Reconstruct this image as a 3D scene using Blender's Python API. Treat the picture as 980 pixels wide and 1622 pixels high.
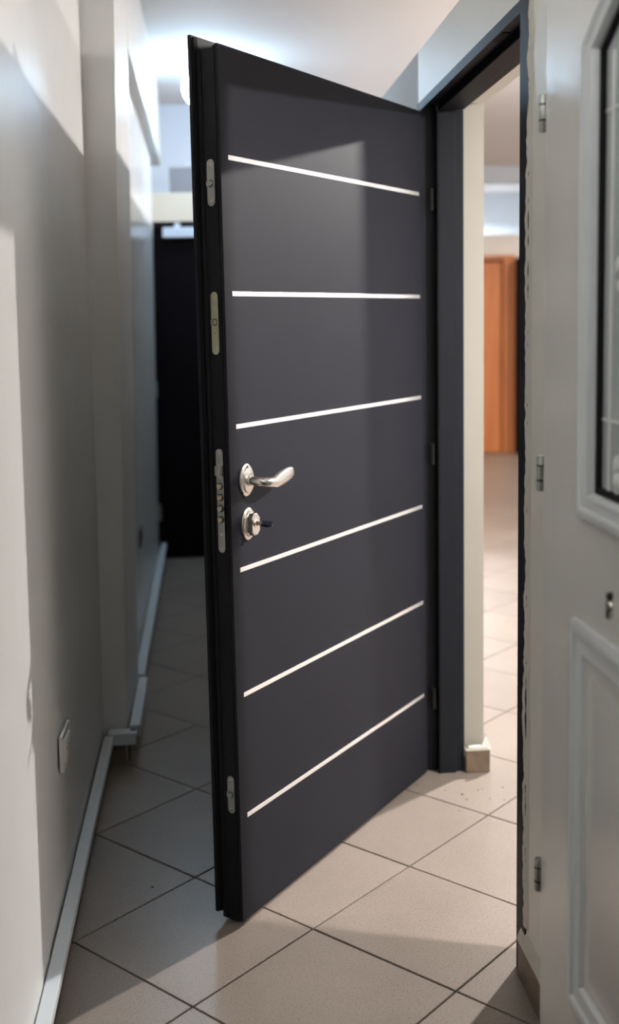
import bpy, bmesh, math, random
from mathutils import Vector, Matrix
for o_ in list(bpy.data.objects): bpy.data.objects.remove(o_)
sc = bpy.context.scene
COL = sc.collection
V = Vector
PI = math.pi
rnd = random.Random(7)

# ------------------------------------------------------------------ camera
W_PX, H_PX = 980, 1622
F_PX, PPX, PPY = 1796.0, 446.2, 714.9          # focal length and principal point measured from the tile grid
yaw, pitch, roll = math.radians(3.742), math.radians(6.617), math.radians(1.149)
fwd = V((math.sin(yaw)*math.cos(pitch), math.cos(yaw)*math.cos(pitch), -math.sin(pitch)))
right0 = V((math.cos(yaw), -math.sin(yaw), 0)); down0 = fwd.cross(right0)
right = math.cos(roll)*right0 + math.sin(roll)*down0
down = -math.sin(roll)*right0 + math.cos(roll)*down0
cam = bpy.data.cameras.new('camera')
cob = bpy.data.objects.new('camera', cam); COL.objects.link(cob)
M = Matrix((( right.x, -down.x, -fwd.x, 0), (right.y, -down.y, -fwd.y, 0), (right.z, -down.z, -fwd.z, 1.45), (0, 0, 0, 1)))
cob.matrix_world = M
cam.sensor_fit = 'HORIZONTAL'; cam.sensor_width = 36.0*W_PX/H_PX
cam.lens = F_PX*cam.sensor_width/W_PX
cam.shift_x = (W_PX/2-PPX)/W_PX
cam.shift_y = (PPY-H_PX/2)/W_PX
cam.clip_start = 0.02
cam.dof.use_dof = True; cam.dof.focus_distance = 2.62; cam.dof.aperture_fstop = 2.0
sc.camera = cob

# ------------------------------------------------------------------ world, exposure, lamps' strengths
w_ = bpy.data.worlds.new('world'); sc.world = w_; w_.use_nodes = True
w_.node_tree.nodes['Background'].inputs[0].default_value = (0.6, 0.7, 0.9, 1)
w_.node_tree.nodes['Background'].inputs[1].default_value = 0.03
sc.view_settings.view_transform = 'Standard'
sc.view_settings.look = 'None'
sc.view_settings.gamma = 1.0
sc.view_settings.use_curve_mapping = False
sc.view_settings.exposure = 0.0
sc.cycles.use_denoising = True
sc.cycles.max_bounces = 10; sc.cycles.diffuse_bounces = 4
LAMPS = {  # place of the bulb, radius, colour, watts (room lamps) or glow strength (corridor globe)
    'room':     ((2.60, 4.90, 2.780), 0.045, (1.0, 0.945, 0.91), 980.0),
    'entry':    ((1.95, 2.03, 2.225), 0.035, (1.0, 0.95, 0.93), 265.0),
    'side room': ((3.20, -0.40, 2.68), 0.10, (0.96, 0.98, 1.0), 4200.0),  # added unseen lamp, its bounce off the upper left wall gives fill
    'corridor': ((0.02, 6.30, 2.70), 0.105, (0.50, 0.75, 1.0), 54.0),
    'far room': ((4.10, 9.90, 2.68), 0.045, (1.0, 0.86, 0.74), 75.0),  # added unseen lamp that brightens the far part of the room
    'beyond':   ((3.00, 12.50, 2.60), 0.045, (0.86, 0.93, 1.0), 55.0),  # added unseen lamp that brightens the blue wall at the back
}

# ------------------------------------------------------------------ materials
def mat(name, color, rough=0.5, metal=0.0, spec=0.5, noise=0.0, nscale=8.0, bump=0.0, bscale=60.0, coat=0.0, mottle=None, nstretch=None, emit=None):
    m = bpy.data.materials.new(name); m.use_nodes = True
    nt = m.node_tree; p = nt.nodes['Principled BSDF']
    p.inputs['Base Color'].default_value = (*color, 1); p.inputs['Roughness'].default_value = rough
    p.inputs['Metallic'].default_value = metal; p.inputs['Specular IOR Level'].default_value = spec
    p.inputs['Coat Weight'].default_value = coat
    if emit:
        p.inputs['Emission Color'].default_value = (*emit[0], 1); p.inputs['Emission Strength'].default_value = emit[1]
    tc = nt.nodes.new('ShaderNodeTexCoord')
    vec = tc.outputs['Object']
    if nstretch:
        mp = nt.nodes.new('ShaderNodeMapping'); mp.inputs['Scale'].default_value = nstretch
        nt.links.new(vec, mp.inputs[0]); vec = mp.outputs[0]
    if noise:
        n = nt.nodes.new('ShaderNodeTexNoise'); n.inputs['Scale'].default_value = nscale; n.inputs['Detail'].default_value = 6
        nt.links.new(vec, n.inputs[0])
        r = nt.nodes.new('ShaderNodeValToRGB')
        c2 = mottle or tuple(c*(1-noise) for c in color)
        r.color_ramp.elements[0].position = 0.3; r.color_ramp.elements[1].position = 0.7
        r.color_ramp.elements[0].color = (*c2, 1); r.color_ramp.elements[1].color = (*color, 1)
        nt.links.new(n.outputs[0], r.inputs[0]); nt.links.new(r.outputs[0], p.inputs['Base Color'])
    if bump:
        n = nt.nodes.new('ShaderNodeTexNoise'); n.inputs['Scale'].default_value = bscale; n.inputs['Detail'].default_value = 4
        nt.links.new(tc.outputs['Object'], n.inputs[0])
        b = nt.nodes.new('ShaderNodeBump'); b.inputs['Strength'].default_value = bump; b.inputs['Distance'].default_value = 0.01
        nt.links.new(n.outputs[0], b.inputs['Height']); nt.links.new(b.outputs[0], p.inputs['Normal'])
    return m

M_wall = mat('plaster_wall', (0.79, 0.78, 0.715), 0.45, noise=0.05, nscale=3, bump=0.25, bscale=7)
M_wall_left = mat('plaster_left', (0.78, 0.785, 0.77), 0.42, noise=0.06, nscale=4, bump=0.35, bscale=5)
M_reveal = mat('plaster_reveal', (0.34, 0.32, 0.28), 0.6, noise=0.05, nscale=5, bump=0.15, bscale=12)  # wall plaster with its colour darkened to offset strong lamp light
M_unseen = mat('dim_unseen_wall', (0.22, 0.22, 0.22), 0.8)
M_wall_far = mat('glossy_plaster', (0.90, 0.91, 0.92), 0.20, noise=0.05, nscale=4, bump=0.25, bscale=4)
M_ceil = mat('ceiling_paint', (0.84, 0.80, 0.78), 0.8)
M_blue = mat('pale_blue_paint', (0.66, 0.72, 0.80), 0.6)
M_cream = mat('cream_paint', (0.52, 0.45, 0.36), 0.6)
M_grout = mat('grout', (0.060, 0.045, 0.035), 0.9, noise=0.5, nscale=6)
M_skirt = mat('skirting_tile', (0.20, 0.145, 0.10), 0.45, noise=0.5, nscale=18, mottle=(0.11, 0.08, 0.055))
M_steel_black = mat('black_powder_coat', (0.012, 0.013, 0.016), 0.42, spec=0.16, bump=0.03, bscale=700)
M_panel = mat('anthracite_panel', (0.0150, 0.0158, 0.0220), 0.57, spec=0.14, noise=0.12, nscale=5, bump=0.03, bscale=600)
M_frame = mat('frame_powder_coat', (0.012, 0.0135, 0.018), 0.50, spec=0.10, bump=0.03, bscale=600)
M_rubber = mat('black_rubber', (0.006, 0.006, 0.006), 0.8, spec=0.2)
M_inlay = mat('polished_inlay', (0.92, 0.91, 0.90), 0.27, metal=0.72)
M_chrome = mat('satin_nickel', (0.70, 0.66, 0.60), 0.26, metal=1.0)
M_zinc = mat('zinc_plate', (0.42, 0.44, 0.42), 0.42, metal=1.0)
M_brass = mat('yellowed_zinc_plate', (0.46, 0.47, 0.34), 0.40, metal=1.0)
M_bolt = mat('bolt_steel', (0.72, 0.64, 0.48), 0.3, metal=1.0)
M_latch = mat('worn_latch_steel', (0.50, 0.49, 0.46), 0.5, metal=0.35)
M_key = mat('dark_key_bow', (0.012, 0.016, 0.035), 0.25, spec=0.6)
M_white_door = mat('white_door_paint', (0.74, 0.73, 0.69), 0.20, spec=0.5, bump=0.10, bscale=260)
M_white_mould = mat('white_door_moulding', (0.72, 0.75, 0.76), 0.28, spec=0.5)
M_duct = mat('white_plastic_duct', (0.62, 0.68, 0.72), 0.38, spec=0.5)
M_socket = mat('socket_plastic', (0.70, 0.69, 0.66), 0.35)
M_dark = mat('dark_slot', (0.01, 0.01, 0.01), 0.7)
M_brown = mat('dark_brown_door', (0.006, 0.003, 0.005), 0.6, spec=0.1, noise=0.3, nscale=4, nstretch=(6, 6, 0.6))
M_closer = mat('closer_metal', (0.72, 0.76, 0.84), 0.35)
M_wood = mat('orange_wood', (0.58, 0.20, 0.055), 0.45, noise=0.35, nscale=3, nstretch=(9, 9, 0.5), mottle=(0.42, 0.125, 0.03))
M_room_side = mat('grey_room_wall', (0.40, 0.41, 0.43), 0.6)
M_cream_room = mat('pale_cream_paint', (0.84, 0.81, 0.76), 0.6)
M_greybox = mat('grey_board', (0.17, 0.16, 0.17), 0.7)
M_fill = mat('dried_filler', (0.62, 0.60, 0.53), 0.7, bump=0.3, bscale=60)
M_dirt = mat('dirt', (0.05, 0.035, 0.025), 0.9)

def tile_material():
    m = bpy.data.materials.new('beige_floor_tile'); m.use_nodes = True
    nt = m.node_tree; p = nt.nodes['Principled BSDF']; p.inputs['Roughness'].default_value = 0.34; p.inputs['Specular IOR Level'].default_value = 0.45
    g = nt.nodes.new('ShaderNodeNewGeometry'); oi = nt.nodes.new('ShaderNodeObjectInfo')
    n1 = nt.nodes.new('ShaderNodeTexNoise'); n1.inputs['Scale'].default_value = 260; n1.inputs['Detail'].default_value = 3
    n2 = nt.nodes.new('ShaderNodeTexNoise'); n2.inputs['Scale'].default_value = 5; n2.inputs['Detail'].default_value = 5
    for n in (n1, n2): nt.links.new(g.outputs['Position'], n.inputs[0])
    r1 = nt.nodes.new('ShaderNodeValToRGB'); e = r1.color_ramp.elements
    e[0].position = 0.33; e[0].color = (0.17, 0.140, 0.115, 1); e[1].position = 0.48; e[1].color = (0.285, 0.240, 0.205, 1)
    nt.links.new(n1.outputs[0], r1.inputs[0])
    mx = nt.nodes.new('ShaderNodeMixRGB'); mx.blend_type = 'MULTIPLY'
    r2 = nt.nodes.new('ShaderNodeMapRange'); r2.inputs[1].default_value = 0.3; r2.inputs[2].default_value = 0.7; r2.inputs[3].default_value = 0.90; r2.inputs[4].default_value = 1.0
    nt.links.new(n2.outputs[0], r2.inputs[0])
    ml = nt.nodes.new('ShaderNodeMath'); ml.operation = 'MULTIPLY'
    r3 = nt.nodes.new('ShaderNodeMapRange'); r3.inputs[3].default_value = 0.94; r3.inputs[4].default_value = 1.03
    nt.links.new(oi.outputs['Random'], r3.inputs[0])
    nt.links.new(r2.outputs[0], ml.inputs[0]); nt.links.new(r3.outputs[0], ml.inputs[1])
    mx.inputs[0].default_value = 1.0
    nt.links.new(r1.outputs[0], mx.inputs[1]); nt.links.new(ml.outputs[0], mx.inputs[2]); nt.links.new(mx.outputs[0], p.inputs['Base Color'])
    b = nt.nodes.new('ShaderNodeBump'); b.inputs['Strength'].default_value = 0.05; b.inputs['Distance'].default_value = 0.01
    nt.links.new(n2.outputs[0], b.inputs['Height']); nt.links.new(b.outputs[0], p.inputs['Normal'])
    return m
M_tile = tile_material()

# ------------------------------------------------------------------ mesh helpers
def obj(name, bm, m, parent=None, smooth=None):
    me = bpy.data.meshes.new(name)
    bmesh.ops.recalc_face_normals(bm, faces=bm.faces[:])
    bm.to_mesh(me); bm.free()
    me.materials.append(m)
    if smooth is not None:
        for p in me.polygons: p.use_smooth = True
        me.set_sharp_from_angle(angle=math.radians(smooth))
    o = bpy.data.objects.new(name, me); COL.objects.link(o)
    if parent: o.parent = parent
    return o
def thing(name, label, cat, loc=(0, 0, 0), group=None, matrix=None):
    o = bpy.data.objects.new(name, None); COL.objects.link(o); o.empty_display_size = 0.1
    if matrix is not None: o.matrix_world = matrix
    else: o.location = loc
    return tag(o, label, cat, group)
def tag(o, label, cat, group=None):
    o['label'] = label; o['category'] = cat
    if group: o['group'] = group
    return o
def struct(name, bm, m, smooth=None):
    o = obj(name, bm, m, None, smooth); o['kind'] = 'structure'; return o
def box(bm, x0, x1, y0, y1, z0, z1, bev=0.0):
    r = bmesh.ops.create_cube(bm, size=1.0)
    for v in r['verts']:
        v.co = V((x0 + (v.co.x+.5)*(x1-x0), y0 + (v.co.y+.5)*(y1-y0), z0 + (v.co.z+.5)*(z1-z0)))
    if bev:
        es = list({e for v in r['verts'] for e in v.link_edges})
        bmesh.ops.bevel(bm, geom=es, offset=bev, segments=2, affect='EDGES', profile=0.5)
    return bm
def B(*a, **k): return box(bmesh.new(), *a, **k)
def prism(bm, pts, ext):
    """closed polygon of 3-D points pushed along the vector ext"""
    a = [bm.verts.new(p) for p in pts]; b = [bm.verts.new(V(p)+V(ext)) for p in pts]
    n = len(pts); bm.faces.new(a); bm.faces.new(b[::-1])
    for i in range(n): bm.faces.new((a[i], b[i], b[(i+1) % n], a[(i+1) % n]))
    return bm
def loft(bm, rings, cap=True, closed=True):
    rs = [[bm.verts.new(p) for p in r] for r in rings]; n = len(rs[0])
    for a, b in zip(rs, rs[1:]):
        for i in range(n if closed else n-1): bm.faces.new((a[i], a[(i+1) % n], b[(i+1) % n], b[i]))
    if cap: bm.faces.new(rs[0][::-1]); bm.faces.new(rs[-1])
    return bm
def lathe(bm, prof, center, axis, seg=24):
    """prof: (radius, height along axis); the axis is a unit vector"""
    ax = V(axis).normalized(); u = ax.orthogonal().normalized(); w = ax.cross(u); c = V(center)
    rings = [[c + ax*h + (u*math.cos(2*PI*i/seg) + w*math.sin(2*PI*i/seg))*max(r, 1e-4) for i in range(seg)] for r, h in prof]
    return loft(bm, rings)
def tube(bm, path, r, seg=10):
    rings = []
    for i, p in enumerate(path):
        p = V(p); t = (V(path[min(i+1, len(path)-1)]) - V(path[max(i-1, 0)])).normalized()
        u = t.cross(V((0, 0, 1)));  u = u.normalized() if u.length > 1e-3 else V((1, 0, 0)); w = u.cross(t)
        rr = r[i] if isinstance(r, (list, tuple)) else r
        rings.append([p + (u*math.cos(2*PI*k/seg) + w*math.sin(2*PI*k/seg))*rr for k in range(seg)])
    return loft(bm, rings)

# ------------------------------------------------------------------ main measures (metres, x right, y along the corridor, z up)
CEIL = 2.85
XL = -0.370           # near left wall
XR, XRB = 0.660, 0.860  # right partition, corridor face and room face
PT = 2.238            # partition top, open above
YN, YF = 2.354, 3.440   # clear door opening
YE = 6.85             # far end of the corridor
YC = -1.3             # wall behind the camera
RX = 4.8              # right wall of the room
YB = 11.74            # far wall of the room

# ------------------------------------------------------------------ floor of diagonal tiles
base = struct('floor', B(-0.6, RX+.1, YC-.1, 13.4, -0.12, -0.0035), M_grout)
TS = 0.2838; TO = V((0.21874, 2.55683))
half = 0.40141/2 - 0.0024
def tile_mesh(cx, cy, h=half):
    pass
tm = bmesh.new()
d = half*math.sqrt(2)
prism(tm, [(d, 0, -0.012), (0, d, -0.012), (-d, 0, -0.012), (0, -d, -0.012)], (0, 0, 0.012))
top = [e for e in tm.edges if all(abs(v.co.z) < 1e-5 for v in e.verts)]
bmesh.ops.bevel(tm, geom=top, offset=0.0012, segments=1, affect='EDGES')
bmesh.ops.recalc_face_normals(tm, faces=tm.faces[:])
tmesh = bpy.data.meshes.new('tile'); tm.to_mesh(tmesh); tmesh.materials.append(M_tile)
rest = bmesh.new(); ntile = 0
for i in range(-40, 40):
    for j in range(-40, 60):
        cx = TO.x + (i+.5)*TS + (j+.5)*TS; cy = TO.y - (i+.5)*TS + (j+.5)*TS
        if not (-0.75 < cx < RX+.1 and YC-.1 < cy < 13.3): continue
        near = (-0.62 < cx < 1.05 and 1.5 < cy < 7.0)
        wedge = (cx > 0.6 and 2.5 < cy < 11.9 and 0.19*cy < cx < 0.36*cy)
        if (near or wedge) and ntile < 296:
            o = bpy.data.objects.new('tile', tmesh); COL.objects.link(o); o.parent = base
            o.location = (cx, cy, rnd.uniform(-0.0004, 0.0004)); o.rotation_euler = (rnd.uniform(-.0008, .0008), rnd.uniform(-.0008, .0008), rnd.choice((0, 1, 2, 3))*PI/2)
            ntile += 1
        else:
            prism(rest, [(cx+d, cy, -0.012), (cx, cy+d, -0.012), (cx-d, cy, -0.012), (cx, cy-d, -0.012)], (0, 0, 0.012))
r_ = obj('tile', rest, M_tile, base); r_['kind'] = 'stuff'
print('tiles', ntile)

# ------------------------------------------------------------------ ceiling and walls
struct('ceiling', B(-0.6, RX+.1, YC-.1, 13.4, CEIL, CEIL+.12), M_ceil)
# near left wall, a slightly wavy old plaster face
def wavy_wall(x, y0, y1, z0, z1, thick, amp, ny, nz, lean=0.0, seed=1):
    bm = bmesh.new(); r = random.Random(seed); ph = [r.uniform(0, 6) for _ in range(6)]
    def dx(y, z):
        k = min(1, (y-y0)/.05, (y1-y)/.05)
        return amp*k*(math.sin(3.1*y+ph[0]+.5*z) + .6*math.sin(7.3*y+ph[1]-.7*z) + .4*math.sin(13*y+ph[2]+1.3*z))/2 + lean*z
    g = [[bm.verts.new((x+dx(y0+(y1-y0)*i/ny, z0+(z1-z0)*j/nz), y0+(y1-y0)*i/ny, z0+(z1-z0)*j/nz)) for j in range(nz+1)] for i in range(ny+1)]
    bk = [[bm.verts.new((x-thick, y0+(y1-y0)*i/ny, z0+(z1-z0)*j/nz)) for j in range(nz+1)] for i in range(ny+1)]
    for i in range(ny):
        for j in range(nz):
            bm.faces.new((g[i][j], g[i+1][j], g[i+1][j+1], g[i][j+1])); bm.faces.new((bk[i][j], bk[i][j+1], bk[i+1][j+1], bk[i+1][j]))
    for i in range(ny):
        bm.faces.new((g[i][0], bk[i][0], bk[i+1][0], g[i+1][0])); bm.faces.new((g[i][nz], g[i+1][nz], bk[i+1][nz], bk[i][nz]))
    for j in range(nz):
        bm.faces.new((g[0][j], g[0][j+1], bk[0][j+1], bk[0][j])); bm.faces.new((g[ny][j], bk[ny][j], bk[ny][j+1], g[ny][j+1]))
    return bm
struct('wall_left', wavy_wall(XL, YC, 3.66, 0, CEIL, .2, .004, 90, 14, lean=.006), M_wall_left, smooth=50)
struct('wall_left_far', wavy_wall(-0.315, 4.20, YE, 0, CEIL, .2, .004, 60, 10, lean=.012, seed=4), M_wall_far, smooth=50)
# pilaster standing out of the left wall
bm = bmesh.new()
prism(bm, [(-0.55, 3.66, 0), (-0.297, 3.66, 0), (-0.290, 4.20, 0), (-0.55, 4.20, 0)], (0, 0, CEIL))
for v in bm.verts:
    if v.co.z > 1 and v.co.x > -0.4: v.co.x += 0.052
struct('trim_1', bm, M_wall_left)
# boxed beam along the top of the left wall
struct('trim_2', B(-0.5, -0.243, 4.20, 7.3, 2.42, CEIL, bev=.004), M_wall_left)

# right partition: open above PT
struct('wall_right', B(XR, XRB, YC, YN-.035, 0, PT), M_wall)
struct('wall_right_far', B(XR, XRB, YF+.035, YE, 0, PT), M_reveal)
struct('wall_right_lintel', B(XR, XRB, YN-.035, YF+.035, 2.088, PT), M_wall)
# end of the corridor: partition with a door, same height
struct('wall_end', B(-0.52, -0.315, YE, YE+.15, 0, PT-.03), M_cream)
struct('wall_end_right', B(0.62, RX, YE+.0, YE+.15, 0, PT-.03) if False else B(0.62, XR+.2, YE, YE+.15, 0, PT-.03), M_cream)
struct('wall_end_lintel', B(-0.315, 0.62, YE, YE+.15, 2.04, PT-.03), M_cream)
struct('wall_beyond', B(-0.6, 1.6, 7.60, 7.75, 0, CEIL), M_blue)
struct('wall_beyond_left', B(-0.6, -0.33, YE+.15, 7.60, 0, CEIL), M_wall_left)
struct('wall_back', B(-0.6, RX, YC-.12, YC, 0, CEIL), M_unseen)
struct('wall_room_right', B(RX, RX+.12, 1.02, 13.4, 0, CEIL), M_room_side)
struct('wall_side_room', B(RX, RX+.12, YC-.1, 1.02, 0, CEIL), M_unseen)
struct('wall_room_left', B(1.45, 1.6, 7.75, YB, 0, CEIL), M_unseen)
struct('wall_light_block', B(XRB, RX, .90, 1.02, 0, CEIL), M_wall)  # unseen wall added to keep the side room light off the doorway
struct('trim_7', B(.796, XRB+.001, YN-.036, 2.368, 0, 2.09), M_reveal)   # near reveal of the doorway, pushed out unseen to stop a light leak
struct('wall_room_far', B(1.6, RX, YB+.065, YB+.2, 0, 2.29), M_cream_room)
struct('wall_room_beyond', B(1.0, RX, 13.2, 13.35, 0, CEIL), M_blue)
struct('trim_3', B(1.45, RX, 10.8, 10.95, 2.70, CEIL), M_blue)     # ceiling beam in the room

# skirting tiles
def skirting(name, x0, x1, y0, y1, h, n, alongy=True):
    root = struct(name, B(x0, x1, y0, y1, h, h+.006), M_fill)
    for k in range(n):
        if alongy: b_ = B(x0, x1, y0+(y1-y0)*k/n+.0015, y0+(y1-y0)*(k+1)/n-.0015, 0.001, h, bev=.0015)
        else: b_ = B(x0+(x1-x0)*k/n+.0015, x0+(x1-x0)*(k+1)/n-.0015, y0, y1, 0.001, h, bev=.0015)
        obj('skirting_tile', b_, M_skirt, root)
    return root
skirting('baseboard_left', XL+.004, XL+.018, 1.53, 3.66, .078, 6)
skirting('baseboard_left_far', -0.312, -0.300, 4.205, YE, .075, 7)
skirting('baseboard_pilaster', -0.366, -0.297, 3.646, 3.66, .072, 1, False)
skirting('baseboard_pilaster_side', -0.294, -0.284, 3.662, 4.20, .072, 1)
skirting('baseboard_right', XR-.010, XR, 0.85, 2.318, .082, 4)
skirting('baseboard_right_reveal', 0.792, XRB+.012, YF-.008, YF+.008, .074, 1, False)
# bead of dried paint along the near skirting and a smear of filler on the reveal skirting
bm = bmesh.new()
prism(bm, [(XR, 0, .086), (XR-.011, 0, .086), (XR-.006, 0, .112), (XR, 0, .125)], (0, 0, 0.0001)); bm.free()
bm = bmesh.new(); rings = []
for k in range(31):
    y = 1.6 + (2.316-1.6)*k/30
    rings.append([(XR-.0005, y, .088), (XR-.012, y, .088), (XR-.0095-.001*math.sin(9*k), y, .100), (XR-.0005, y, .118+.003*math.sin(2.1*k))])
o = struct('trim_4', loft(bm, rings), M_fill, smooth=40)
bm = bmesh.new(); box(bm, 0.80, XRB+.006, YF-.006, YF+.004, .0802, .088, bev=.002)
prism(bm, [(.842, YF-.006, .0860), (.8725, YF-.006, .0860), (.8640, YF-.006, .108), (.8585, YF-.006, .128)], (0, .006, 0))
struct('trim_5', bm, mat('white_paint_drip', (.82, .81, .78), .5))

# ------------------------------------------------------------------ cable duct along the left wall
duct = thing('cable_duct', 'long white plastic cable duct along the foot of the left wall', 'cable duct', (XL, 2.0, 0))
def dpart(name, bm, m, parent, off=V((XL, 2.0, 0))):
    for v in bm.verts: v.co -= off
    return obj(name, bm, m, parent)
def duct_bm(x0, x1, y0, y1, z0, z1):
    bm = B(x0, x1, y0, y1, z0, z1-.008, bev=.001)
    box(bm, x0+.0008, x1+.0012, y0, y1, z1-.0075, z1, bev=.0018)       # snap-on lid with its lip
    return bm
dpart('channel', B(XL+.006, XL+.036, 1.53, 3.60, .086, .104, bev=.001), M_duct, duct)
dpart('lid', B(XL+.007, XL+.0375, 1.53, 3.60, .1045, .113, bev=.0022), M_duct, duct)
d2 = thing('cable_duct', 'short white duct piece with open end wrapping the pilaster foot', 'cable duct', (-.30, 3.64, 0))
off2 = V((-.30, 3.64, 0))
dpart('channel', B(-0.350, -0.262, 3.606, 3.645, .076, .112, bev=.0015), M_duct, d2, off2)
bm = bmesh.new()
prism(bm, [(-.353, 3.603, .1125), (-.259, 3.603, .1125), (-.259, 3.65, .1125), (-.353, 3.65, .1125)], (0, 0, .003))
dpart('end_cap', bm, M_duct, d2, off2)
dpart('lid', B(-0.283, -0.250, 3.650, 4.16, .088, .128, bev=.002), M_duct, d2, off2)
dpart('slot', B(-0.281, -0.262, 3.632, 3.646, .1156, .1168), M_dark, d2, off2)
d3 = thing('cable_duct', 'white cable duct running beyond the pilaster to the dark end door', 'cable duct', (-.29, 5.0, 0))
off3 = V((-.29, 5.0, 0))
dpart('channel', B(-0.299, -0.268, 4.24, YE-.01, .082, .104, bev=.001), M_duct, d3, off3)
dpart('lid', B(-0.2985, -0.2665, 4.24, YE-.01, .1045, .114, bev=.002), M_duct, d3, off3)

# dark door and mat out of frame, added to soak up bounced light
sd = thing('added_dark_door', 'unseen dark door added on the left wall to absorb bounced light', 'door', (XL, .9, 0)); os_ = V((XL, .9, 0))
dpart('leaf', B(XL+.026, XL+.044, .15, 1.42, .001, 2.03, bev=.003), M_brown, sd, os_)
for y0, y1 in ((.06, .145), (1.425, 1.51)): dpart('casing', B(XL+.026, XL+.050, y0, y1, .001, 2.10, bev=.004), M_brown, sd, os_)
dpart('head_casing', B(XL+.026, XL+.050, .145, 1.425, 2.035, 2.10, bev=.004), M_brown, sd, os_)
for z0, z1 in ((.25, .95), (1.10, 1.90)): dpart('raised_panel', B(XL+.0445, XL+.051, .35, 1.25, z0, z1, bev=.003), M_brown, sd, os_)
dm = tag(obj('added_dark_mat', B(-.30, .56, .30, 1.80, .001, .013, bev=.004), mat('dark_mat', (.025, .022, .020), .95, noise=.5, nscale=80, bump=.4, bscale=200)), 'unseen dark mat added on the tiles to absorb bounced light', 'mat')

# wall sockets
def socket(loc, label, sc_=1.0, rot=0.0):
    mt = Matrix.Translation(loc) @ Matrix.Rotation(rot, 4, 'X')
    s = thing('wall_socket', label, 'socket', matrix=mt)
    bm = B(0, .009, -.075*sc_, .075*sc_, -.043*sc_, .043*sc_, bev=.003); obj('face_plate', bm, M_socket, s, 40)
    bm = B(.007, .0115, -.045*sc_, .045*sc_, -.026*sc_, .026*sc_, bev=.002); obj('insert', bm, M_socket, s, 40)
    for q in (-.016, .016):
        bm = lathe(bmesh.new(), [(.0032, .0112), (.0032, .0119)], (0, q*sc_, 0), (1, 0, 0), 10); obj('pin_hole', bm, M_dark, s)
    return s
s_ = socket((XL+.0075, 2.625, .455), 'loose white wall socket low on the near left wall', 1.0, math.radians(-4))
bm = bmesh.new(); prism(bm, [(.0096, -.072, .041), (.0096, .03, .0455), (.0096, .03, .0435), (.0096, -.072, .0375)], (.0006, 0, 0)); obj('gap', bm, M_dark, s_)
s2 = thing('wall_socket', 'small dark wall socket far along the left wall', 'socket', (-.312, 4.93, .52))
obj('face_plate', B(0.004, .012, -.075, .075, -.04, .04, bev=.003), mat('grey_socket', (.10, .10, .11), .5), s2)
obj('insert', lathe(bmesh.new(), [(.026, .011), (.026, .0145), (.020, .0145)], (0, 0, 0), (1, 0, 0), 16), M_dark, s2)

# ------------------------------------------------------------------ black steel door frame
fr = thing('door_frame', 'black steel door frame set in the right wall around the doorway', 'door frame', (XR, (YN+YF)/2, 0))
offf = V((XR, (YN+YF)/2, 0))
def fpart(name, bm, m=M_frame): 
    for v in bm.verts: v.co -= offf
    return obj(name, bm, m, fr)
ZT = 2.060
# corridor flange (three sides), rabbet where the leaf closes, stop with its lighter lip, room side step
fpart('near_flange', B(XR-.003, XR+.001, YN-.068, YN, 0, ZT+.026, bev=.0008))
fpart('far_flange', B(XR-.003, XR+.001, YF+.002, YF+.045, 0, ZT+.026, bev=.0008))
fpart('head_flange', B(XR-.003, XR+.001, YN-.002, YF+.004, ZT, ZT+.026, bev=.0008))
def jamb(ys, s):    # ys: clear edge of the opening, s: direction into the masonry
    def q(a): return (min(ys+s*a[0], ys+s*a[1]), max(ys+s*a[0], ys+s*a[1]))
    y = q((.030, .034)); rab = B(XR+.001, .712, *y, 0, ZT+.03)
    y = q((0, .034)); stop = B(.712, .764, *y, 0, ZT, bev=.0025)
    y = q((.010, .034)); step = B(.764, .792, *y, 0, ZT+.004, bev=.002)
    return rab, stop, step
for ys, s in ((YN, -1), (YF, 1)):
    rab, stop, step = jamb(ys, s)
    fpart('rabbet', rab); fpart('jamb_stop', stop); fpart('jamb_step', step)
fpart('head_rabbet', B(XR+.001, .712, YN-.03, YF+.03, ZT+.022, ZT+.0275))
fpart('head_stop', B(.712, .764, YN-.002, YF+.002, ZT, ZT+.0275, bev=.0025))
fpart('head_step', B(.764, .792, YN-.012, YF+.012, ZT+.004, ZT+.0275, bev=.002))
fpart('rubber_seal', B(.7085, .7125, YF-.004, YF+.012, .002, ZT-.002), M_rubber)
fpart('rubber_seal', B(.7085, .7125, YN, YN+.004, .002, ZT-.002), M_rubber)
fpart('bolt_keeper', B(.674, .704, 2.60, 2.68, ZT+.0195, ZT+.0222), M_rubber)
for z in (1.80, 1.03, .25):      # hinge pockets on the far jamb
    fpart('hinge', lathe(bmesh.new(), [(.0070, -.032), (.0070, .032)], (XR+.029, YF-.005, z), (0, 0, 1), 14), M_rubber)
# ragged paint edge beside the near flange
bm = bmesh.new(); r = random.Random(3); rows = 240; rings = []
wv = 0.0
for k in range(rows+1):
    z = .13 + (2.24-.13)*k/rows
    wv = .70*wv + r.uniform(-.0055, .0055)
    ye = YN-.052 + wv + .004*math.sin(5*z) - (.012 if z > 1.75 else .0) - (.006 if z < .5 else 0)
    rings.append([(XR-.0005, ye, z), (XR-.0042, ye, z), (XR-.0036, ye-.012, z), (XR-.0005, YN-.085, z)])
o = struct('trim_6', loft(bm, rings), M_fill)

# ------------------------------------------------------------------ the open black security door
HX, BX = V((.667, 3.431, 0)), V((.053, 2.583, 0))
ev = (BX-HX).normalized(); nv = V((-ev.y, ev.x, 0)); LW = (BX-HX).length
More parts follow.
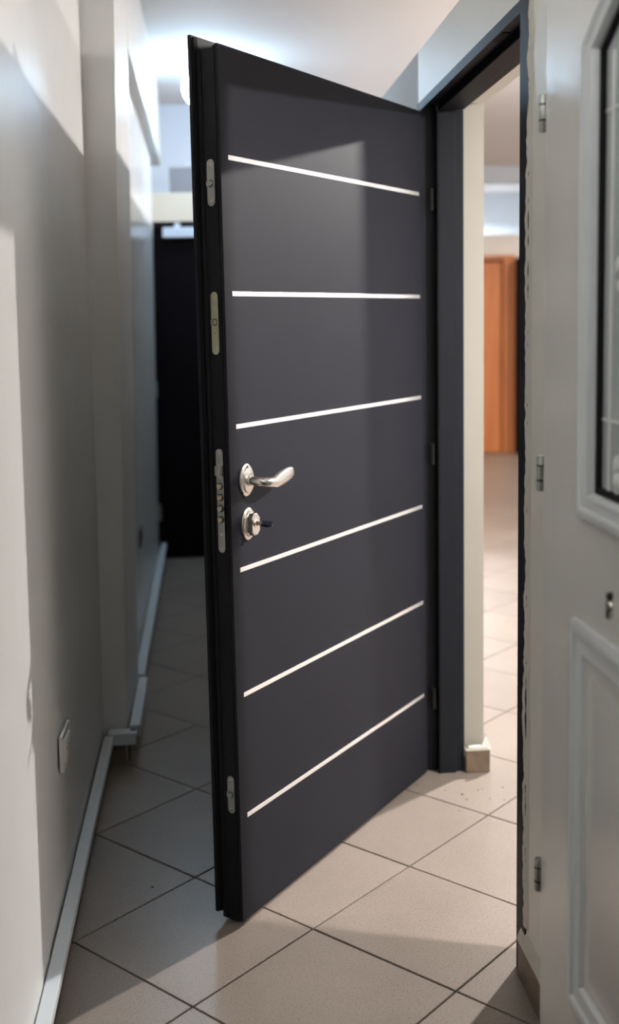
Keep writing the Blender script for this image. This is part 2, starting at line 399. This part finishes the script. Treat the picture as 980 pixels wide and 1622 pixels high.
# local axes: +x from the free edge towards the hinges, +y backwards through the leaf, +z up
tilt = Matrix.Rotation(math.radians(-0.30), 4, 'X')
MD = Matrix(((-ev.x, -nv.x, 0, BX.x), (-ev.y, -nv.y, 0, BX.y), (0, 0, 1, 0), (0, 0, 0, 1))) @ tilt
door = thing('security_door', 'tall black security door standing open, with thin horizontal bright inlays', 'door', matrix=MD)
ZB, ZD = .012, 2.060
obj('front_panel', B(.0, LW, 0, .008, ZB, ZD, bev=.0012), M_panel, door)
bm = B(.0035, LW, .008, .058, ZB-.004, ZD-.006, bev=.0015)
obj('leaf_core', bm, M_steel_black, door)
obj('edge_rib', B(-.0015, .006, .0085, .0120, ZB, ZD-.004), M_steel_black, door)
obj('edge_rib', B(-.0010, .006, .0470, .0580, ZB, ZD-.012, bev=.001), M_steel_black, door)
obj('back_flange', B(-.0165, LW-.012, .0600, .0690, .030, 2.083, bev=.0012), M_steel_black, door)
obj('flange_gasket', B(-.010, .003, .0560, .0602, .030, 2.078), M_rubber, door)
obj('bottom_seal', B(.012, LW-.01, .020, .040, .002, ZB-.003), M_rubber, door)
for z in (1.8155, 1.5110, 1.2065, .8690, .5670, .2690):
    obj('inlay_strip', B(.030, 1.030, -.0011, .003, z-.0055, z+.0055, bev=.0004), M_inlay, door)

def rounded_plate(w, z0, z1, x0, x1, cy):
    r_ = w/2; pts = []
    for k in range(13): a = PI*k/12; pts.append((x1, cy+r_*math.cos(a), z1-r_+r_*math.sin(a)))
    for k in range(13): a = PI+PI*k/12; pts.append((x1, cy+r_*math.cos(a), z0+r_+r_*math.sin(a)))
    return prism(bmesh.new(), pts, (x0-x1, 0, 0))
def screw(parent, y, z, x=-.0012, r_=.0048):
    s = obj('screw', lathe(bmesh.new(), [(r_, 0), (r_*.95, .0007), (r_*.55, .0010), (r_*.5, .0004), (r_*.1, .0004)], (x, y, z), (-1, 0, 0), 14), M_chrome, parent)
    return s
def ring(parent, y, z, m, ro=.010, ri=.0065, h=.002, x=-.0005, name='bolt_ring'):
    return obj(name, lathe(bmesh.new(), [(ri, 0), (ro, 0), (ro, h), (ri, h), (ri, 0.0002)], (x, y, z), (-1, 0, 0), 20), m, parent, 40)
cy = .0275
# upper hook bolt plate
p = obj('bolt_plate', rounded_plate(.0205, 1.707, 1.811, .002, -.0012, cy), M_zinc, door)
screw(p, cy, 1.7985); screw(p, cy, 1.7195)
ring(p, cy, 1.757, M_zinc, .0118, .0085, .0026); ring(p, cy, 1.757, M_dark, .0086, .007, .0022, name='bolt_gap')
obj('bolt', lathe(bmesh.new(), [(.0066, 0), (.0066, .0075), (.0056, .0085)], (-.0005, cy-.001, 1.757), (-1, 0, 0), 18), M_zinc, p, 40)
# second plate, yellowed
p = obj('roller_plate', rounded_plate(.0195, 1.374, 1.516, .002, -.0012, cy+.0005), M_brass, door)
screw(p, cy, 1.5035); screw(p, cy+.0005, 1.3865)
screw(p, cy, 1.4775, r_=.0026); screw(p, cy, 1.4225, r_=.0024)
ring(p, cy, 1.4475, M_brass, .0112, .0080, .0022); ring(p, cy, 1.4475, M_dark, .0080, .0060, .0019, name='bolt_gap'); ring(p, cy, 1.4475, M_brass, .0058, .0025, .0024)
# main lock
p = obj('lock_plate', rounded_plate(.0195, .914, 1.157, .002, -.0012, cy), M_zinc, door)
screw(p, cy, 1.1475); screw(p, cy, .9245); screw(p, cy, .9560, r_=.0044); screw(p, cy, 1.1270, r_=.0018); screw(p, cy, 1.1205, r_=.0030); screw(p, cy, 1.0895, r_=.0016)
bm = bmesh.new(); prism(bm, [(-.0012, .0210, 1.0950), (-.0012, .0400, 1.0950), (-.0040, .0400, 1.0950), (-.0120, .0250, 1.0950), (-.0120, .0210, 1.0950)], (0, 0, .0215))
obj('latch', bm, M_latch, p)
obj('latch_gap', B(-.0017, -.001, .0188, .0212, 1.0940, 1.1175), M_dark, p)
for z in (1.0700, 1.0440, 1.0180, .9920):
    ring(p, cy, z, M_dark, .0086, .0064, .0012, name='bolt_gap')
    obj('bolt', lathe(bmesh.new(), [(.0064, 0), (.0064, .0062), (.0054, .0074)], (-.0005, cy, z), (-1, 0, 0), 18), M_bolt, p, 40)
# lower hook bolt plate
p = obj('bolt_plate', rounded_plate(.0190, .281, .373, .002, -.0012, cy-.004), M_zinc, door)
screw(p, cy-.004, .3625); screw(p, cy-.004, .2915)
ring(p, cy-.004, .327, M_zinc, .0115, .0085, .0026); ring(p, cy-.004, .327, M_dark, .0086, .007, .0022, name='bolt_gap')
obj('bolt', lathe(bmesh.new(), [(.0066, 0), (.0066, .0075), (.0056, .0085)], (-.0005, cy-.004, .327), (-1, 0, 0), 18), M_zinc, p, 40)

# lever handle on an oval pointed rose
def oval(cx, cz, a, b, y, tip=.0, n=36):
    pts = []
    for k in range(n):
        t = 2*PI*k/n; s, c = math.sin(t), math.cos(t)
        z = b*s*(1+tip*abs(s)**8); x = a*math.copysign(abs(c)**.92, c)
        pts.append((cx+x, y, cz+z))
    return pts
def rose(cx, cz, name):
    bm = bmesh.new()
    loft(bm, [oval(cx, cz, .030, .0365, .001, .05), oval(cx, cz, .030, .0365, -.0035, .05), oval(cx, cz, .0275, .0335, -.0060, .05),
              oval(cx, cz, .0240, .0300, -.0064, .04), oval(cx, cz, .0225, .0285, -.0100, .03), oval(cx, cz, .0200, .0255, -.0115, .03)])
    return obj(name, bm, M_chrome, door, 35)
rose_o = rose(.064, 1.078, 'handle_rose')
obj('screw', lathe(bmesh.new(), [(.0028, 0), (.0028, .001), (.0012, .0012), (.0010, .0004)], (.064, -.0062, 1.1095), (0, -1, 0), 12), M_dark, rose_o)
# lever: ring list (centre x, offset from face, z, half width along path normal, half height)
path = [(.064, -.010, 1.077, .0115, .0115), (.064, -.020, 1.077, .0102, .0102), (.064, -.034, 1.0765, .0098, .0100), (.066, -.045, 1.0755, .0098, .0106),
        (.073, -.053, 1.0742, .0098, .0112), (.083, -.0575, 1.0730, .0098, .0116), (.093, -.0585, 1.0722, .0098, .0120), (.099, -.0585, 1.0722, .0112, .0142), (.105, -.0585, 1.0728, .0118, .0158),
        (.118, -.058, 1.0745, .0114, .0174), (.133, -.057, 1.0770, .0106, .0180), (.150, -.056, 1.0798, .0096, .0178), (.166, -.055, 1.0820, .0084, .0168),
        (.179, -.054, 1.0837, .0070, .0148), (.1885, -.0535, 1.0848, .0050, .0112), (.1935, -.053, 1.0854, .0028, .0068), (.1955, -.053, 1.0856, .0008, .002)]
bm = bmesh.new(); rings = []
for i, (x, y, z, hw, hh) in enumerate(path):
    a = path[max(i-1, 0)]; b_ = path[min(i+1, len(path)-1)]
    t = V((b_[0]-a[0], b_[1]-a[1], b_[2]-a[2])).normalized()
    u = t.cross(V((0, 0, 1))).normalized(); w = u.cross(t)
    rings.append([V((x, y, z)) + u*hw*math.cos(2*PI*k/20) + w*hh*math.sin(2*PI*k/20) for k in range(20)])
lev = obj('lever_handle', loft(bm, rings), M_chrome, door, 60)
obj('collar', lathe(bmesh.new(), [(.0125, .0105), (.0130, .0135), (.0120, .0165), (.0108, .0170)], (.064, 0, 1.077), (0, -1, 0), 22), M_chrome, lev, 35)
obj('neck_groove', lathe(bmesh.new(), [(.0104, .0170), (.0104, .0200)], (.064, 0, 1.077), (0, -1, 0), 20), M_dark, lev)
# cylinder escutcheon with its key
esc = rose(.067, .9735, 'lock_escutcheon')
def oct_(cx, cz, a, b, c, y): return [(cx+dx, y, cz+dz) for dx, dz in ((-a, b-c), (-a+c, b), (a-c, b), (a, b-c), (a, -b+c), (a-c, -b), (-a+c, -b), (-a, -b+c))]
bm = bmesh.new(); loft(bm, [oct_(.067, .9735, .0175, .0265, .010, -.008), oct_(.067, .9735, .0170, .0260, .010, -.0225), oct_(.067, .9735, .0155, .0245, .0095, -.0245)])
obj('cylinder_guard', bm, M_chrome, esc, 30)
obj('cylinder', lathe(bmesh.new(), [(.0098, .0240), (.0098, .0262), (.0085, .0270)], (.067, 0, .9765), (0, -1, 0), 22), M_bolt, esc, 40)
obj('keyhole', B(.0655, .0685, -.0276, -.0268, .971, .982), M_dark, esc)
key = thing('key', 'dark blue door key sticking out of the security door lock cylinder', 'key', matrix=MD @ Matrix.Translation((.067, -.027, .9765)))
obj('key_blade', B(-.0011, .0011, -.010, .0004, -.0045, .0045), M_chrome, key)
bm = bmesh.new()
loft(bm, [[(-.002, -.009, -.005), (.002, -.009, -.005), (.002, -.009, .005), (-.002, -.009, .005)],
          [(-.0026, -.014, -.0065), (.0026, -.014, -.0065), (.0026, -.014, .0065), (-.0026, -.014, .0065)],
          [(-.0030, -.022, -.0085), (.0030, -.022, -.0085), (.0030, -.022, .0085), (-.0030, -.022, .0085)],
          [(-.0030, -.036, -.0085), (.0030, -.036, -.0085), (.0030, -.036, .0085), (-.0030, -.036, .0085)],
          [(-.0020, -.043, -.0045), (.0020, -.043, -.0045), (.0020, -.043, .0045), (-.0020, -.043, .0045)]])
for v in bm.verts:     # the key is turned, its bow lies nearly flat
    x, z = v.co.x, v.co.z; a = math.radians(68); v.co.x = x*math.cos(a)+z*math.sin(a); v.co.z = -x*math.sin(a)+z*math.cos(a)
obj('key_bow', bm, M_key, key)

# ------------------------------------------------------------------ white panelled door folded open against the right wall
dd = V((math.sin(math.radians(.93)), -math.cos(math.radians(.93)), 0))   # from hinge edge towards the camera
nn = V((dd.y, -dd.x, 0))                                                  # out of the face into the corridor
MW = Matrix(((dd.x, nn.x, 0, .605), (dd.y, nn.y, 0, 2.0), (0, 0, 1, 0), (0, 0, 0, 1)))   # local x along leaf, y out of face
wd = thing('panel_door', 'white painted panel door with arched glass light at the right edge', 'door', matrix=MW)
DW, DT = .92, .036
# window opening outline: straight sides and bottom, shallow segmental arch on top
S0, S1, Z0, ZS, ZA = .205, DW-.205, 1.120, 1.868, 2.005
def arch(off):
    """outline offset inwards by off, counter-clockwise from lower left"""
    a, b, z0 = S0+off, S1-off, Z0+off
    c = (S0+S1)/2; pts = [(a, z0), (b, z0)]
    k0 = ZS - off*.40; k1 = ZA - off
    n = 8
    for k in range(n+1):
        t = k/n; x = b + (a-b)*t; u = 2*t-1
        pts.append((x, k0 + (k1-k0)*(1-abs(u)**1.2)))
    return pts
def frame_loft(bm, prof, outline):
    """prof: list of (inward offset, height out of face); lofts the moulding along the closed outline"""
    rings = [[(x, h, z) for x, z in outline(o)] for o, h in prof]
    return loft(bm, rings, cap=False)
# leaf slab with the hole
outer = [(0, .012), (DW, .012), (DW, 2.14), (0, 2.14)]
hole = arch(.0425)
bm = bmesh.new()
def slab_face(y):
    ov = [bm.verts.new((x, y, z)) for x, z in outer]; hv = [bm.verts.new((x, y, z)) for x, z in hole]
    es = [bm.edges.new((ov[i], ov[(i+1) % 4])) for i in range(4)] + [bm.edges.new((hv[i], hv[(i+1) % len(hv)])) for i in range(len(hv))]
    bmesh.ops.triangle_fill(bm, use_beauty=True, use_dissolve=False, edges=es)
    return ov, hv
o1, h1 = slab_face(0); o2, h2 = slab_face(-DT)
for a, b_ in ((o1, o2), (h1, h2)):
    for i in range(len(a)): bm.faces.new((a[i], a[(i+1) % len(a)], b_[(i+1) % len(a)], b_[i]))
obj('leaf', bm, M_white_door, wd)
bm = bmesh.new(); frame_loft(bm, [(0, -.001), (0, .006), (.003, .0125), (.011, .0150), (.017, .0125), (.020, .0085), (.031, .0075), (.035, .0105), (.040, .0095), (.0435, .004), (.0445, -.012)], arch)
obj('window_moulding', bm, M_white_mould, wd, 40)
bm = bmesh.new(); frame_loft(bm, [(.0440, -.006), (.0465, -.003), (.0545, -.0035), (.0560, -.008), (.0560, -.0115)], arch)
obj('glazing_gasket', bm, M_rubber, wd, 40)
# glass pane (ribbed, greyish) with white scroll grille and grey backing sheet behind it
Mg = mat('ribbed_glass', (.60, .65, .655), .16, spec=.5, bump=.10, bscale=40); pg = Mg.node_tree.nodes['Principled BSDF']
pg.inputs['Transmission Weight'].default_value = .25; pg.inputs['IOR'].default_value = 1.45
bm = prism(bmesh.new(), [(x, -.0115, z) for x, z in arch(.046)], (0, -.004, 0))
obj('glass_pane', bm, Mg, wd)
bm = prism(bmesh.new(), [(x, -.031, z) for x, z in arch(.044)], (0, -.003, 0))
obj('backing_sheet', bm, mat('grey_sheet', (.50, .54, .54), .5, noise=.30, nscale=6, nstretch=(12, 1, .5)), wd)
M_scroll = mat('white_iron', (.78, .80, .78), .35)
g = obj('scroll_grille', tube(bmesh.new(), [(.292, -.0105, Z0+.05), (.292, -.0105, 1.84)], .0032, 8), M_scroll, wd, 60)
for x in (.46, .628): obj('bar', tube(bmesh.new(), [(x, -.0105, Z0+.05), (x, -.0105, 1.87)], .0032, 8), M_scroll, g, 60)
for z in (1.285, 1.755): obj('bar', tube(bmesh.new(), [(.265, -.0108, z), (.655, -.0108, z)], .0026, 8), M_scroll, g, 60)
for z, s_ in ((1.51, 1), (1.21, 1), (1.185, -1)):
    for c in (.345, .46, .575):
        pth = [(c + s_*(.006+.026*t)*math.cos(5.2*t*2), -.0105, z + (.006+.026*t)*math.sin(5.2*t*2)) for t in [k/22 for k in range(23)]]
        obj('scroll', tube(bmesh.new(), pth, .0032, 6), M_scroll, g, 60)
        obj('rosette', lathe(bmesh.new(), [(.013, -.001), (.012, .003), (.006, .006)], (c-.018, -.0112, z+.012), (0, 1, 0), 14), M_scroll, g, 50)
# lower panel: two nested mouldings and a raised field
def rect(x0, x1, z0, z1):
    return lambda o: [(x0+o, z0+o), (x1-o, z0+o), (x1-o, z1-o), (x0+o, z1-o)]
PR = rect(.180, DW-.180, .262, .945)
bm = bmesh.new(); frame_loft(bm, [(0, -.001), (0, .005), (.004, .0115), (.013, .0145), (.021, .0125), (.0245, .0075), (.040, .0065), (.045, .0085), (.050, .0080), (.054, .0030), (.055, -.001)], PR)
obj('panel_moulding', bm, M_white_mould, wd, 40)
PF = rect(.262, DW-.262, .345, .865)
bm = bmesh.new(); frame_loft(bm, [(0, -.001), (0, .0015), (.004, .0022), (.030, .0062), (.034, .0085)], PF)
x0, z0, x1, z1 = .262+.034, .345+.034, DW-.262-.034, .865-.034
v_ = [bm.verts.new(c) for c in ((x0, .0085, z0), (x1, .0085, z0), (x1, .0085, z1), (x0, .0085, z1))]; bm.faces.new(v_)
bmesh.ops.remove_doubles(bm, verts=bm.verts[:], dist=1e-5)
obj('raised_field', bm, M_white_door, wd, 30)
# small cylinder lock with a swinging cover
lk = obj('cylinder_lock', lathe(bmesh.new(), [(.0100, 0), (.0100, .004), (.0080, .0065), (.0030, .0075)], (.338, 0, 1.004), (0, 1, 0), 20), M_chrome, wd, 40)
obj('keyhole_cover', B(.334, .341, .004, .0085, .984, 1.004, bev=.002), M_dark, lk)
obj('keyhole_cover', lathe(bmesh.new(), [(.0062, 0), (.0062, .006), (.004, .008)], (.337, 0, 1.019), (0, 1, 0), 16), M_dark, lk)
# hinges on the far edge
for z in (1.801, 1.163, .395):
    h = obj('hinge', lathe(bmesh.new(), [(.0068, -.032), (.0080, -.030), (.0080, .030), (.0068, .032)], (-.0095, .0015, z), (0, 0, 1), 16), M_zinc, wd, 40)
    for q in (-.0125, .0145): obj('hinge_gap', lathe(bmesh.new(), [(.0083, -.0016), (.0083, .0016)], (-.0095, .0015, z+q), (0, 0, 1), 16), M_dark, h)
    obj('hinge_leaf', B(-.0045, -.0008, -.034, -.0005, z-.030, z+.030), M_zinc, h)

# ------------------------------------------------------------------ far end of the corridor
fd = thing('flush_door', 'dark brown flush door closing the far end of the corridor', 'door', (-.3, YE+.05, 0))
of = V((-.3, YE+.05, 0))
def part(name, bm, m, parent, off, sm=None):
    for v in bm.verts: v.co -= off
    return obj(name, bm, m, parent, sm)
part('leaf', B(-.300, .600, YE+.030, YE+.075, .008, 2.015, bev=.002), M_brown, fd, of)
part('raised_panel', B(-.02, .52, YE+.018, YE+.032, .20, 1.80, bev=.005), M_brown, fd, of)
part('jamb', B(-.315, -.301, YE+.002, YE+.10, 0, 2.04), M_brown, fd, of); part('jamb', B(.601, .62, YE+.002, YE+.10, 0, 2.04), M_brown, fd, of)
part('head', B(-.301, .601, YE+.002, YE+.10, 2.018, 2.04), M_brown, fd, of)
hd = part('handle', tube(bmesh.new(), [(.535, YE+.028, 1.02), (.535, YE-.02, 1.02), (.50, YE-.03, 1.02), (.42, YE-.03, 1.02)], .009), M_chrome, fd, of, 60)
for z in (1.75, 1.05, .3): part('hinge', lathe(bmesh.new(), [(.009, -.05), (.009, .05)], (-.302, YE-.004, z), (0, 0, 1), 12), M_zinc, fd, of, 40)
cl = part('door_closer', B(-.232, .12, YE-.035, YE+.0295, 1.945, 2.003, bev=.004), M_closer, fd, of); cl['label'] = 'pale metal door closer'
part('arm', B(-.150, .09, YE-.020, YE-.008, 2.0032, 2.016), M_dark, cl, of)
part('pivot', lathe(bmesh.new(), [(.018, 0), (.018, .026)], (-.145, YE-.012, 2.003), (0, 0, 1), 16), M_closer, cl, of, 40)
gb = thing('storage_panel', 'grey board standing on the ledge above the dark end door', 'board', (0, 7.4, 0)); og = V((0, 7.4, 0))
gb.location = (0.3, 7.06, PT-.03); og = V((.3, 7.06, PT-.03))
part('board', B(-.185, .70, YE+.09, YE+.13, PT-.0295, 2.365, bev=.003), M_greybox, gb, og)
part('top_strip', B(-.190, .705, YE+.085, YE+.135, 2.3655, 2.375), mat('pale_edge', (.42, .41, .42), .6), gb, og)

# ------------------------------------------------------------------ far wall of the room seen through the doorway
wo = thing('wooden_door', 'orange wooden door at the far wall of the room', 'door', (3.0, YB, 0)); ow = V((3.0, YB, 0))
part('leaf', B(2.36, 3.085, YB-.008, YB+.03, .01, 2.0, bev=.004), M_wood, wo, ow)
part('casing', B(3.10, 3.235, YB-.03, YB+.06, 0, 2.068, bev=.006), M_wood, wo, ow)
part('casing', B(2.22, 2.345, YB-.03, YB+.06, 0, 2.068, bev=.006), M_wood, wo, ow)
part('head_casing', B(2.345, 3.10, YB-.03, YB+.06, 2.022, 2.068, bev=.004), M_wood, wo, ow)
part('gap', B(2.36, 3.09, YB-.004, YB+.03, 2.0005, 2.0215), M_dark, wo, ow)
part('raised_panel', B(2.50, 2.98, YB-.016, YB-.007, .18, .95, bev=.004), M_wood, wo, ow); part('raised_panel', B(2.50, 2.98, YB-.016, YB-.007, 1.08, 1.86, bev=.004), M_wood, wo, ow)
dc = thing('dark_cabinet', 'tall dark cabinet beside the orange wooden door in the room', 'cabinet', (3.5, YB, 0)); od = V((3.5, YB, 0))
part('carcass', B(3.25, 4.1, YB-.25, YB+.05, .0, 2.04, bev=.004), M_brown, dc, od)
for x0 in (3.26, 3.68): 
    dr = part('cabinet_door', B(x0, x0+.41, YB-.268, YB-.251, .06, 2.02, bev=.003), M_brown, dc, od)
    part('knob', lathe(bmesh.new(), [(.006, 0), (.012, .018), (.008, .024)], (x0+(.37 if x0 < 3.5 else .04), YB-.268, 1.0), (0, -1, 0), 12), M_chrome, dr, od)

# ------------------------------------------------------------------ lamps: ceiling rose, stem and glowing globe
def lamp(key, name, label):
    (x, y, z), r_, c, s = LAMPS[key]
    L = thing(name, label, 'lamp', (x, y, CEIL))
    hz = z-CEIL
    obj('ceiling_rose', lathe(bmesh.new(), [(.055, -.0005), (.055, -.012), (.03, -.022), (.012, -.024)], (0, 0, 0), (0, 0, 1), 24), M_duct, L, 40)
    if key in ('corridor', 'side room') or hz < -.15: obj('stem', lathe(bmesh.new(), [(.008, -.02), (.008, hz+(r_*.97 if key in ('corridor', 'side room') else .069 if key in ('room', 'entry') else .044))], (0, 0, 0), (0, 0, 1), 12), M_duct, L, 40)
    if key in ('corridor', 'side room'):
        me = mat(name+'_glow', (1, 1, 1), .5, emit=(c, s))
        prof = [(r_*math.sin(PI*k/12), hz + r_*math.cos(PI*k/12)) for k in range(13)]
        obj('globe', lathe(bmesh.new(), prof, (0, 0, 0), (0, 0, 1), 24), me, L, 80)
    else:
        rim = .029 if key == 'room' else .012
        if key in ('room', 'entry'):      # an added opaque shade, unseen, whose rim cuts the flattest rays
            obj('added_drum_shade', lathe(bmesh.new(), [(.010, hz+.071), (.086, hz+.068), (.087, hz-rim), (.085, hz-rim), (.084, hz+.065), (.010, hz+.068)], (0, 0, 0), (0, 0, 1), 32), M_closer, L, 40)
        else: obj('housing', lathe(bmesh.new(), [(.004, hz+.045), (.020, hz+.045), (.075, hz+.030), (.078, hz+.004), (.070, hz+.001), (.066, hz+.010), (.004, hz+.012)], (0, 0, 0), (0, 0, 1), 28), M_closer, L, 40)
        if key not in ('room', 'entry'): obj('diffuser', lathe(bmesh.new(), [(.004, hz+.006), (.064, hz+.006), (.064, hz+.010), (.004, hz+.010)], (0, 0, 0), (0, 0, 1), 28), mat(name+'_glow', (1, 1, 1), .5, emit=(c, 8.0)), L, 60)
        if key in ('entry', 'room'):
            ld = bpy.data.lights.new(name, 'POINT'); ld.shadow_soft_size = r_
        else:       # added fill lights, shaped as downlights behind a flat diffuser
            ld = bpy.data.lights.new(name, 'AREA'); ld.shape = 'DISK'; ld.size = 2*r_; ld.spread = math.radians(168)
        ld.energy = s; ld.color = c
        lo = bpy.data.objects.new('lamp_light', ld); COL.objects.link(lo); lo.parent = L; lo.location = (0, 0, hz)
lamp('corridor', 'globe_lamp', 'cool white globe lamp under the ceiling at the far end of the corridor')
lamp('room', 'ceiling_lamp', 'warm lamp with an added drum shade under the ceiling of the room beyond the doorway')
lamp('far room', 'ceiling_lamp', 'unseen warm fill light added near the far wall of the room with the orange wooden door')
lamp('beyond', 'ceiling_lamp', 'unseen cool fill light added behind the cream far wall of the room')
lamp('side room', 'globe_lamp', 'unseen globe added for fill light in the side room nearest the camera, behind the right wall')
lamp('entry', 'ceiling_lamp', 'low hanging pale pendant lamp in the room close to the doorway')

# ------------------------------------------------------------------ crumbs of dirt on the floor tiles
bm = bmesh.new(); r = random.Random(11)
def crumb(x, y, s):
    c = V((x, y, 0)); n = 5
    ring_ = [c + V((s*r.uniform(.6, 1.3)*math.cos(2*PI*k/n), s*r.uniform(.6, 1.3)*math.sin(2*PI*k/n), .0006)) for k in range(n)]
    topv = bm.verts.new(c+V((0, 0, .0006+s*.45))); vs = [bm.verts.new(q) for q in ring_]
    for k in range(n): bm.faces.new((vs[k], vs[(k+1) % n], topv))
    bm.faces.new(vs[::-1])
for (x, y, s) in ((-.175, 2.80, .0045), (-.225, 2.84, .002), (.745, 3.275, .0055), (.75, 3.235, .0035), (.80, 3.30, .003), (.815, 3.305, .0028), (.88, 3.31, .005), (.82, 3.235, .003), (.86, 3.22, .003), (.70, 3.31, .003), (.71, 3.16, .0025), (.62, 3.36, .003), (.16, 3.0, .002), (-.02, 3.05, .002)):
    crumb(x, y, s)
o = obj('dirt_crumbs', bm, M_dirt); o['kind'] = 'stuff'; tag(o, 'dark crumbs of dirt scattered on the floor tiles near the doorway', 'dirt')
